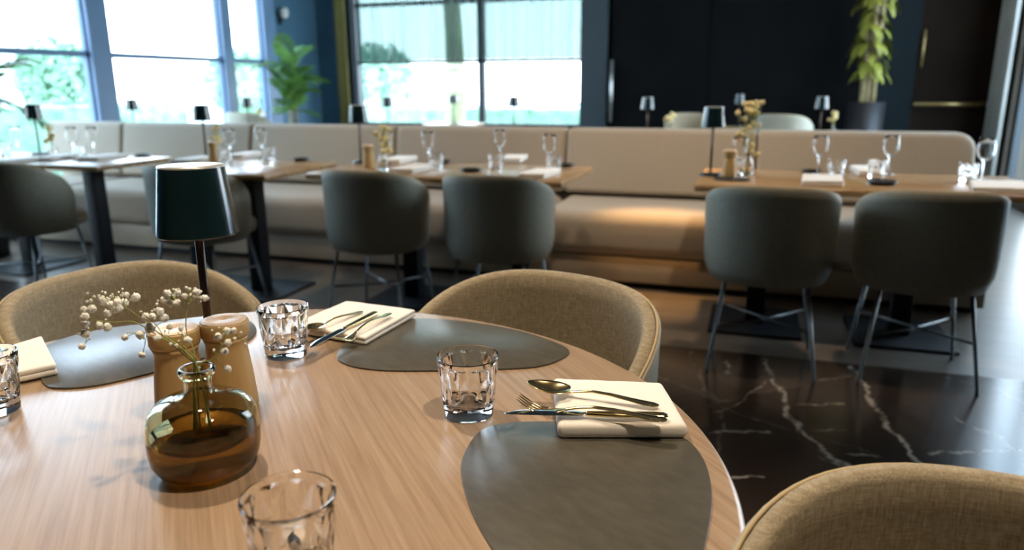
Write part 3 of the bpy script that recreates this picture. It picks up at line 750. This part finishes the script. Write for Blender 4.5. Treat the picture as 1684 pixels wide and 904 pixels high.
# ------------------------------------------------------------------ table lamps
def make_lamp():
    r = empty('table_lamp')
    sh = me('lamp_shade', lathe([(.0460, .338), (.0575, .243), (.0575, .240), (.0560, .240), (.0445, .335), (0, .335)], 64), green_enamel, r)
    me('shade_cap', lathe([(0, .3355), (.0445, .3355), (.0462, .338), (.0452, .3405), (.030, .3412), (0, .3412)], 64), mat('cap_enamel', (.45, .46, .44), .3, .3) if 'cap_enamel' not in MATS else MATS['cap_enamel'], r)
    me('diffuser', lathe([(0, .262), (.0545, .262), (.0535, .268), (0, .268)], 48), diffuser_m, sh)
    me('pole', lathe([(0, .01), (.0062, .01), (.0062, .262), (0, .262)], 20), pole_m, r)
    me('base', lathe([(0, 0), (.052, 0), (.0535, .002), (.0535, .010), (.051, .0125), (.012, .0135), (.008, .017), (0, .017)], 64), green_enamel, r)
    return r
LA = make_lamp(); ul = [False]
GL = 'dark green cordless table lamps'
p = at(354, 634, .75); put(LA, ul, (p.x, p.y, ZT), 0, 'dark green table lamp on the round table behind the mills', 'lamp', GL, 1.0)
for px, py, lb in [(1168, 289, 'dark green table lamp on the right-hand wall table'), (594, 268, 'dark green table lamp on the third wall table from the left'), (340, 262, 'dark green table lamp on the second wall table from the left'), (66, 253, 'dark green table lamp on the leftmost wall table')]:
    p = at(px, py, .75); put(LA, ul, (p.x, p.y, .7502), 0, lb, 'lamp', GL, 1.0)

# ------------------------------------------------------------------ mills
def make_mill():
    r = empty('wooden_mill')
    me('body', lathe([(0, 0), (.0355, 0), (.0365, .003), (.0362, .012), (.0325, .055), (.0290, .085), (.0278, .095), (.0290, .102), (.0318, .108), (0, .108)], 48), mill_wood, r)
    cp = me('cap', lathe([(0, .1085), (.0318, .1085), (.0332, .112), (.0332, .128), (.0322, .1305), (0, .1305)], 48), mill_wood, r)
    me('cap_top', lathe([(0, .1306), (.0312, .1306), (.0300, .1318), (.0050, .1322), (.0045, .1308), (0, .1308)], 48), mill_top, cp)
    return r
MI = make_mill(); um = [False]; GM = 'turned beech mills'
for px, py, lb, sc in [(303, 686, 'left of the two beech mills on the round table, behind the baby\'s breath', 1.0), (383, 667, 'right of the two beech mills on the round table, beside the lamp pole', 1.0)]:
    p = at(px, py, .75); put(MI, um, (p.x, p.y, ZT), 0, lb, 'mill', GM, sc)
for px, py, lb in [(1198, 293, 'beech mill on the dark tray of the right-hand wall table'), (607, 276, 'beech mill on the third wall table from the left'), (353, 268, 'beech mill on the second wall table from the left')]:
    p = at(px, py, .75); put(MI, um, (p.x, p.y, .7502 if px < 1000 else .7585), 0, lb, 'mill', GM, .98)

# ------------------------------------------------------------------ vase and its liquid, flowers
vp = at(342, 768, .75); vp = Vector((vp.x, vp.y, ZT))
def vase_profile():
    o = [(0, .003), (.030, .001), (.040, 0), (.049, .002), (.057, .009), (.0625, .020), (.0645, .034), (.0650, .050), (.0648, .060), (.0630, .070), (.0585, .0790), (.0510, .0860), (.0410, .0910), (.0300, .0945), (.0210, .0968), (.0170, .1005), (.0158, .105), (.0156, .115), (.0165, .1185), (.0198, .1215), (.0212, .1250), (.0208, .1285), (.0190, .1300)]
    i = [(.0160, .1295), (.0140, .125), (.0128, .118), (.0128, .105), (.0140, .0990), (.019, .0940), (.029, .0915), (.040, .0880), (.0490, .0832), (.0560, .0765), (.0600, .0680), (.0612, .0590), (.0615, .050), (.0610, .034), (.0590, .022), (.0535, .0125), (.045, .0075), (.03, .0062), (0, .0070)]
    return o+i
va = empty('bottle_vase', vp); tag(va, 'squat smoked amber glass bottle vase on the round table', 'vase')
me('bottle', lathe(vase_profile(), 96), amber, va)
me('amber_water', lathe([(0, .0066), (.03, .0058), (.045, .0071), (.0538, .0122), (.0593, .0218), (.0613, .034), (.0617, .044), (.0617, .051), (.0600, .0515), (0, .0515)], 96), liquid, va)
def blossom_mesh(seed, sub=3, amp=.42):
    bm = bmesh.new(); bmesh.ops.create_icosphere(bm, subdivisions=sub, radius=1)
    for v in bm.verts:
        d = v.co.normalized(); k = 1+amp*noise.noise(d*4.5+Vector((seed*7, 0, 0)))+amp*.7*noise.noise(d*7+Vector((seed, 3, 1)))
        v.co = d*k; v.co.z *= .85
    bm.verts.index_update()
    r = [v.co.copy() for v in bm.verts], [tuple(v.index for v in f.verts) for f in bm.faces]; bm.free(); return r
BL = [blossom_mesh(s) for s in (1, 2, 3)]; BLM = []
def blossom(parent, p, r, rnd, m=None, name='blossom'):
    m = m or petal
    key = m.name
    if not [1 for k in BLM if k[0] == key]:
        for vf in BL:
            t = me('blossom', vf, m); BLM.append((key, t.data)); bpy.data.objects.remove(t)
    ms = [k[1] for k in BLM if k[0] == key]
    o = bpy.data.objects.new(name, rnd.choice(ms)); link(o, parent); o.location = p; o.scale = (r, r, r); o.rotation_euler = (rnd.random()*6, rnd.random()*6, rnd.random()*6)
def z7(x, y): return 120+x/6.457, 460+y/6.457
def z6(x, y): return 240+x/5.02, 500+y/5.02
mouth = vp+Vector((0, 0, .126))
def sprig(main, blossoms, label, seed, foot):
    rnd = random.Random(seed); r = empty('babys_breath_sprig', mouth); tag(r, label, 'flower', 'baby\'s breath sprigs in the amber vase')
    nodes = [mouth+Vector((foot[0], foot[1], -.075)), mouth+Vector((foot[0]*.3, foot[1]*.3, 0))]+[atd(x, y, d) for x, y, d in main]
    path = smooth_open(nodes, 6)
    m_ = len(path); tubes = [tube([q-mouth for q in path], [.0011-.0006*i/m_ for i in range(m_)], 6)]
    tops = path[m_//3:]
    for x, y, d, s in blossoms:
        p = atd(x, y, d+rnd.uniform(-.012, .012))
        q = min(tops, key=lambda t: (t-p).length+.6*max(0, (t-mouth).length-(p-mouth).length*.92)) if len(tops) else nodes[-1]
        mid = (p+q)/2+Vector((0, 0, rnd.uniform(-.004, .003)))
        tubes.append(tube(smooth_open([q-mouth, mid-mouth, p-mouth], 4), .00045, 5))
        if len([1]) and rnd.random() < .5:
            b = mid+Vector((rnd.uniform(-.008, .008), rnd.uniform(-.008, .008), rnd.uniform(.003, .010)))
            tubes.append(tube([mid-mouth, b-mouth], .0004, 5)); blossom(r, b-mouth, .0013, rnd, name='bud')
        blossom(r, p-mouth, s, rnd, name='blossom' if s > .003 else 'bud')
        tops.append(mid)
    me('stem', join(*tubes), stem_m, r)
B, s_ = .0048, .0018
A1 = [(*z7(x, y), .90, b) for x, y, b in [(113, 315, .004), (200, 312, .0052), (127, 393, .005), (125, 465, .005), (283, 487, .0046), (370, 500, .005), (130, 570, .005), (65, 575, s_), (95, 708, .004), (150, 230, s_), (190, 220, s_), (225, 180, s_)]]
A2 = [(*z7(x, y), .93, b) for x, y, b in [(330, 225, .0065), (275, 168, s_), (343, 142, s_), (410, 180, .0025), (400, 265, .005), (370, 350, .005), (440, 310, .0055), (470, 240, .0055), (490, 300, .0050), (550, 240, .0050), (570, 160, .0036), (665, 185, .0054), (517, 165, s_), (480, 190, s_)]]
B1 = [(*z7(x, y), .89, b) for x, y, b in [(722, 342, s_), (775, 398, .0052), (845, 390, .0042), (920, 335, .0052), (970, 405, .0050), (870, 320, s_), (820, 510, .0064), (715, 585, .0048), (550, 612, .0038), (735, 795, .0042), (890, 258, s_)]]
C1 = [(*z7(x, y), .88, b) for x, y, b in [(1000, 150, .0050), (970, 215, .0048), (1030, 245, .0050), (1100, 245, .0048), (1107, 135, .0046), (1185, 170, .0034), (1310, 130, .0042), (1280, 170, .0048), (1395, 195, .0046), (1070, 105, s_), (1205, 85, s_), (1240, 97, s_), (1295, 92, s_), (1350, 235, s_), (1355, 125, s_), (1075, 175, s_)]]
E1 = [(*z7(x, y), .86, b) for x, y, b in [(1220, 640, .0044), (1175, 585, .002), (1100, 700, .0025), (1035, 680, .0022), (1000, 590, .0018), (895, 615, .0042), (1030, 500, .0036), (1145, 515, .003)]]
D1 = [(*z6(x, y), .87, b) for x, y, b in [(670, 220, .0046), (722, 218, .0038), (597, 268, .0046), (677, 320, .0044), (648, 390, .0046), (675, 533, .0044), (785, 235, s_), (510, 175, s_), (735, 285, .002), (820, 330, .0018), (560, 380, s_)]]
sprig([(300, 575, .87), (265, 555, .88), (222, 530, .90), (185, 530, .90), (150, 525, .90)], A1, 'baby\'s breath sprig reaching furthest left, over the blue-lit placemat', 1, (.01, 0))
sprig([(298, 572, .88), (258, 545, .90), (228, 520, .92), (205, 505, .93)], A2, 'dense baby\'s breath sprig at upper left, in front of the linen chair', 2, (.006, .006))
sprig([(305, 585, .87), (275, 560, .88), (258, 535, .89)], B1, 'baby\'s breath sprig rising over the left mill', 3, (-.008, .004))
sprig([(318, 575, .87), (307, 545, .88), (306, 515, .88), (308, 500, .88)], C1, 'upright baby\'s breath sprig beside the lamp pole', 4, (-.004, -.008))
sprig([(322, 590, .86), (305, 572, .86), (290, 560, .86)], E1, 'short baby\'s breath sprig in front of the left mill', 5, (-.01, -.004))
sprig([(352, 590, .87), (365, 568, .87), (373, 553, .87)], D1, 'baby\'s breath sprig leaning right in front of the right mill', 6, (-.01, .002))

# ------------------------------------------------------------------ things on the wall tables and behind
WG = me('wine_glass', lathe([(0, 0), (.034, 0), (.034, .0015), (.010, .004), (.0042, .010), (.0038, .045), (.0042, .086), (.012, .094), (.028, .108), (.0365, .128), (.0385, .145), (.036, .170), (.0325, .196), (.0318, .196), (.0350, .170), (.0374, .145), (.0355, .129), (.027, .110), (.011, .0962), (0, .094)], 40), glass_thin)
uw = [False]
def wine(px, py, lb): p = at(px, py, .75); put(WG, uw, (p.x, p.y, .7502), 0, lb, 'wine glass', 'wine glasses on the wall tables')
wine(1345, 287, 'wine glass behind the front napkin on the right-hand wall table'); wine(1460, 287, 'wine glass above the dark dish on the right-hand wall table'); wine(1614, 297, 'wine glass at the right end of the right-hand wall table'); wine(1214, 290, 'wine glass beside the flowers on the right-hand wall table')
wine(705, 272, 'leftmost free-standing wine glass on the third wall table'); wine(822, 268, 'wine glass in the middle of the third wall table'); wine(903, 281, 'wine glass at the right end of the third wall table'); wine(637, 272, 'wine glass beside the flowers on the third wall table')
wine(380, 265, 'wine glass beside the mill on the second wall table'); wine(432, 264, 'wine glass at the right on the second wall table'); wine(123, 258, 'left of the two middle wine glasses on the leftmost wall table'); wine(156, 258, 'right of the two middle wine glasses on the leftmost wall table'); wine(32, 256, 'wine glass at the left end of the leftmost wall table')
def tumb(px, py, lb):
    p = at(px, py, .75); o = copy_tree(TU); o.location = (p.x, p.y, .7502); o.rotation_euler.z = px*.1; tag(o, lb, 'glass', 'tumblers on the wall tables')
tumb(1374, 291, 'tumbler behind the front napkin on the right-hand wall table'); tumb(1440, 293, 'tumbler behind the dark dish on the right-hand wall table'); tumb(1590, 299, 'tumbler at the right end of the right-hand wall table')
tumb(718, 277, 'tumbler in front of the left free-standing wine glass on the third wall table'); tumb(815, 279, 'tumbler in the middle of the third wall table'); tumb(911, 284, 'tumbler at the right end of the third wall table')
tumb(443, 266, 'tumbler at the right on the second wall table'); tumb(372, 270, 'tumbler in front of the wine glass on the second wall table'); tumb(132, 262, 'tumbler on the leftmost wall table'); tumb(12, 258, 'tumbler at the left end of the leftmost wall table')
NKm = napkin([(1317, 306, .7505), (1386, 307, .7505), (1384, 295, .7505), (1319, 294, .7505)], 'rolled white napkin at the front edge of the right-hand wall table', 'napkins on the wall tables', ztop=.776, base=.7503, wob=.001)
un_ = [True]
def nap2(px, py, rz, lb, sx=.72):
    o = copy_tree(NKm); p = at(px, py, .75); o.location = (p.x, p.y, .7503); o.rotation_euler.z = rz; o.scale = (sx, 1, 1); tag(o, lb, 'napkin', 'napkins on the wall tables')
nap2(1425, 284, .1, 'white napkin behind the dark dish on the right-hand wall table'); nap2(1642, 312, -.1, 'white napkin at the right end of the right-hand wall table', 1.2)
nap2(655, 266, .1, 'white napkin at the back left of the third wall table'); nap2(680, 281, 0, 'white napkin at the front left of the third wall table'); nap2(845, 264, .2, 'white napkin at the back of the third wall table'); nap2(888, 289, 0, 'white napkin at the front right of the third wall table')
nap2(403, 258, .1, 'white napkin at the middle of the second wall table'); nap2(322, 266, .1, 'white napkin left of the mill on the second wall table')
nap2(25, 268, .1, 'white napkin at the front left of the leftmost wall table'); nap2(100, 262, 0, 'white napkin at the middle of the leftmost wall table'); nap2(170, 262, .2, 'white napkin at the right of the leftmost wall table')
DI = me('dish', lathe([(0, 0), (.035, 0), (.055, .008), (.060, .016), (.057, .016), (.050, .010), (0, .006)], 36), dish_m); ud = [False]
def dish(px, py, lb, s=1): p = at(px, py, .75); put(DI, ud, (p.x, p.y, .7502), 0, lb, 'dish', 'small dark dishes on the wall tables', s)
dish(1450, 303, 'small dark dish at the front of the right-hand wall table', 1.1); dish(1335, 284, 'small dark dish at the back of the right-hand wall table', .9); dish(775, 282, 'small dark dish at the front of the third wall table'); dish(726, 268, 'small dark dish at the back of the third wall table')
dish(928, 274, 'small dark dish at the back right of the third wall table'); dish(497, 264, 'small dark dish at the right end of the second wall table'); dish(234, 257, 'small dark dish at the right end of the leftmost wall table'); dish(42, 264, 'small dark dish at the front of the leftmost wall table')
tp = at(1203, 296, .75); tr_ = me('tray', prism([(.07*cos(2*pi*i/32)*1.25, .055*sin(2*pi*i/32)) for i in range(32)], 0, .008, .002, 1), dish_m, loc=(tp.x, tp.y, .7502)); tag(tr_, 'small dark tray under the mill on the right-hand wall table', 'tray')
def flowers(px, py, lb, h=.14, n=26, spread=.05, seed=1, vlabel='', z=.7502):
    p = at(px, py, .75); v = me('bud_vase', lathe([(0, 0), (.026, 0), (.030, .01), (.031, .05), (.022, .075), (.012, .088), (.012, .105), (.015, .11), (.0135, .11), (.0105, .104), (.0105, .089), (.020, .074), (.028, .05), (.027, .012), (0, .008)], 32), glass_thin, loc=(p.x, p.y, z)); tag(v, vlabel, 'vase', 'clear bud vases')
    rnd = random.Random(seed); r = empty('flower_bunch', (p.x, p.y, z+.01)); tag(r, lb, 'flowers', 'cream flower bunches in bud vases')
    T = []
    for i in range(n):
        q = Vector((rnd.gauss(0, spread*.5), rnd.gauss(0, spread*.5), .09+h*rnd.random()))
        T.append(tube(smooth_open([(rnd.uniform(-.004, .004), 0, 0), (q.x*.1, q.y*.1, .09), q], 3), .0009, 5)); blossom(r, q, rnd.uniform(.009, .015), rnd, petal_y)
    me('stem', join(*T), stem_m, r)
flowers(1228, 288, 'tall cream flower bunch on the right-hand wall table', .27, 34, .045, 1, 'clear bud vase on the right-hand wall table')
flowers(631, 280, 'cream flower bunch on the third wall table', .15, 20, .04, 2, 'clear bud vase on the third wall table')
flowers(359, 262, 'cream flower bunch behind the mill of the second wall table', .12, 10, .03, 3, 'clear bud vase on the second wall table')
flowers(88, 257, 'cream flower bunch on the leftmost wall table', .10, 16, .03, 4, 'clear bud vase on the leftmost wall table')

# tables beyond the bench, each with its lamp
def far_table(px, depth, lb, lamp_lb, flower=None, top_only=False):
    p = atd(px, 190, depth); r = empty('square_table', (p.x, p.y, 0)); tag(r, lb, 'table', 'tables beyond the bench')
    me('tabletop', box(-.3, .3, -.3, .3, .72, .75, .004), oak2, r); me('pedestal', box(-.04, .04, -.04, .04, .012, .72), black_metal, r, False); me('foot_plate', box(-.22, .22, -.22, .22, 0, .013), black_metal, r, False)
    put(LA, ul, (p.x, p.y, .7502), 0, lamp_lb, 'lamp', 'lamps beyond the bench')
    if flower:
        v = at(flower, 200, .75); dx = atd(flower, 190, depth)
        rnd = random.Random(px); vv = me('bud_vase', lathe([(0, 0), (.026, 0), (.031, .05), (.012, .088), (.015, .11), (.0135, .11), (.0105, .09), (.028, .05), (0, .008)], 24), glass_thin, loc=(dx.x, dx.y, .7502)); tag(vv, 'bud vase on the ' + lb, 'vase', 'clear bud vases')
        b = empty('flower_bunch', (dx.x, dx.y, .76)); tag(b, 'cream flower bunch on the ' + lb, 'flowers', 'cream flower bunches in bud vases'); T = []
        for i in range(10):
            q = Vector((rnd.gauss(0, .02), rnd.gauss(0, .02), .13+.08*rnd.random())); T.append(tube([(0, 0, 0), (q.x*.1, q.y*.1, .09), q], .0009, 5)); blossom(b, q, .014, rnd, petal_y)
        me('stem', join(*T), stem_m, b)
for px, d, lb, ll, fl in [(219, 6.95, 'square table beyond the bench before the middle left window', 'small lamp seen against the middle left window', None),
                      (408, 7.7, 'square table beyond the bench before the narrow left window', 'small lamp seen against the narrow left window', 427),
                      (638, 7.6, 'square table beyond the bench left of the tree trunk', 'small lamp seen low in the left half of the wide back window', None),
                      (746, 9.0, 'furthest square table close under the wide back window', 'tiny lamp in front of the tree trunk in the back window', None),
                      (845, 7.4, 'square table beyond the bench in front of the window mullion', 'small lamp seen low in the right half of the wide back window', None),
                      (1065, 6.4, 'square table beyond the bench before the black wall, left', 'lamp glinting before the black wall at left', 1103),
                      (1215, 8.0, 'square table beyond the bench before the black wall, middle', 'lamp before the black wall above the tall flowers', None),
                      (1350, 6.3, 'square table beyond the bench before the black wall, right', 'lamp glinting before the black wall left of the tall plant', 1372)]:
    far_table(px, d, lb, ll, fl)
# chairs beyond the bench (tops of their backs just show)
for px, d, a, lb in [(412, 8.6, 0, 'dark blue-lit tub chair beyond the bench under the palm'), (1140, 7.3, 200, 'tub chair beyond the bench left of the flowers'), (1292, 7.3, -20, 'tub chair beyond the bench between the two right lamps')]:
    p = atd(px, 190, d); c = place_chair(p.x, p.y, radians(a), lb, 'tub chairs beyond the bench'); c.scale = (1, 1, 1.14)

# ------------------------------------------------------------------ plants
def frond(L, droop, az, el, w=.05, n=12, leaflets=True, seed=0):
    rnd = random.Random(seed); V, F = [], []; P = []
    d = Vector((cos(az)*cos(el), sin(az)*cos(el), sin(el))); side = Vector((-sin(az), cos(az), 0)); p = Vector()
    for i in range(n+1): P.append(p.copy()); d = (d+Vector((0, 0, -droop/n))).normalized(); p = p+d*L/n
    V, F = tube(P, [.004*(1-.8*i/n) for i in range(n+1)], 5)
    for i in range(2, n*3):
        t = i/(n*3); k = min(int(t*n), n-1); q = P[k].lerp(P[k+1], t*n-k); tang = (P[k+1]-P[k]).normalized()
        for s in (-1, 1):
            l = L*.42*(sin(pi*min(1, t*.9+.08))**.7); u = (tang*.75+side*s*.8+Vector((0, 0, rnd.uniform(-.35, .1)))).normalized(); nrm = tang.cross(side).normalized()
            e = len(V); ww = .016*L/.6; V += [q, q+u*l*.45+tang*ww+nrm*.004, q+u*l, q+u*l*.45-tang*ww]; F.append((e, e+1, e+2, e+3))
    return V, F
def palm(x, y, hpot, rpot, stems, fr, label, m, seed, L=.6):
    r = empty('potted_palm', (x, y, 0)); tag(r, label, 'plant', 'tall potted plants')
    me('pot', lathe([(0, 0), (rpot*.8, 0), (rpot, hpot), (rpot*.93, hpot), (rpot*.9, hpot-.04), (0, hpot-.04)], 32), pot_m, r)
    me('soil', lathe([(0, hpot-.05), (rpot*.9, hpot-.05), (rpot*.9, hpot-.035), (0, hpot-.03)], 24), soil_m, r)
    rnd = random.Random(seed)
    for (sx, sy, h) in stems:
        me('trunk', tube([(sx, sy, hpot-.05), (sx*1.1, sy, h*.6), (sx*1.2, sy, h)], [.022, .02, .016], 8), trunk_m, r)
        for k in range(fr):
            az = 2*pi*k/fr+rnd.random()*.8; el = radians(rnd.uniform(15, 80)); zz = h-rnd.uniform(0, .25)
            vf = frond(L*rnd.uniform(.7, 1.1), rnd.uniform(.6, 1.7), az, el, seed=seed*100+k)
            me('frond', shift(vf, (sx*1.2, sy, zz)), m, r, False)
    return r
p = atd(478, 190, 8.9); palm(p.x, p.y, .72, .2, [(0, 0, 1.12), (.04, .05, 1.45)], 12, 'potted palm in front of the blue wall beside the left windows', leaf_m, 3, .46)
p = atd(-68, 190, 5.2); palm(p.x, p.y, .55, .2, [(0, 0, 1.25)], 11, 'potted palm whose fronds enter at the left edge', leaf_m, 5, .62)
# tall plant by the dark wall: straight canes with clustered drooping leaves
def corn_plant(x, y, label):
    r = empty('potted_plant', (x, y, 0)); tag(r, label, 'plant', 'tall potted plants')
    me('pot', lathe([(0, 0), (.17, 0), (.20, 1.0), (.185, 1.0), (.18, .96), (0, .96)], 32), pot_m, r)
    me('soil', lathe([(0, .95), (.18, .95), (.18, .965), (0, .97)], 24), soil_m, r)
    rnd = random.Random(9)
    for sx, h in ((-.05, 1.75), (.06, 2.25), (.0, 2.9)):
        me('trunk', tube([(sx, 0, .96), (sx, .01, h)], .03, 8), trunk_m, r)
    AV, AF = [], []
    for i in range(230):
        z = 1.30+rnd.random()*1.7; az = rnd.random()*2*pi; L = rnd.uniform(.18, .32); w = rnd.uniform(.03, .05)
        pts = []; d = Vector((cos(az), sin(az), .8)).normalized(); q = Vector((rnd.uniform(-.04, .04), 0, z)); side = Vector((-sin(az), cos(az), 0)); V, F = [], []
        for k in range(7):
            ww = w*sin(pi*(k+.6)/7.2); V += [q-side*ww, q+side*ww+Vector((0, 0, .003))]; d = (d+Vector((0, 0, -.42))).normalized(); q = q+d*L/6
        for k in range(6): F.append((2*k, 2*k+1, 2*k+3, 2*k+2))
        if i < 98: me('leaf', (V, F), leaf_y, r)
        else:
            AV, AF = join((AV, AF), (V, F))
    fo = me('foliage', (AV, AF), leaf_y, r); fo['kind'] = 'stuff'
    return r
p = atd(1422, 190, 8.15); corn_plant(p.x, p.y, 'tall leafy plant in a black pot before the dark wall at right')
# wall sconce on the blue wall
sp_ = empty('wall_sconce', (XL, 8.72, 2.12)); tag(sp_, 'small pale wall sconce on the blue wall above the palm', 'wall lamp')
me('wall_plate', box(0, .02, -.04, .04, -.14, .02, .004), black_metal, sp_); me('globe', shift(lathe([(0, -.07), (.045, -.055), (.06, 0), (.045, .055), (0, .07)], 24), (.08, 0, 0)), diffuser_m, sp_); me('arm', tube([(.01, 0, -.06), (.08, 0, -.08), (.08, 0, -.06)], .008, 8), black_metal, sp_)
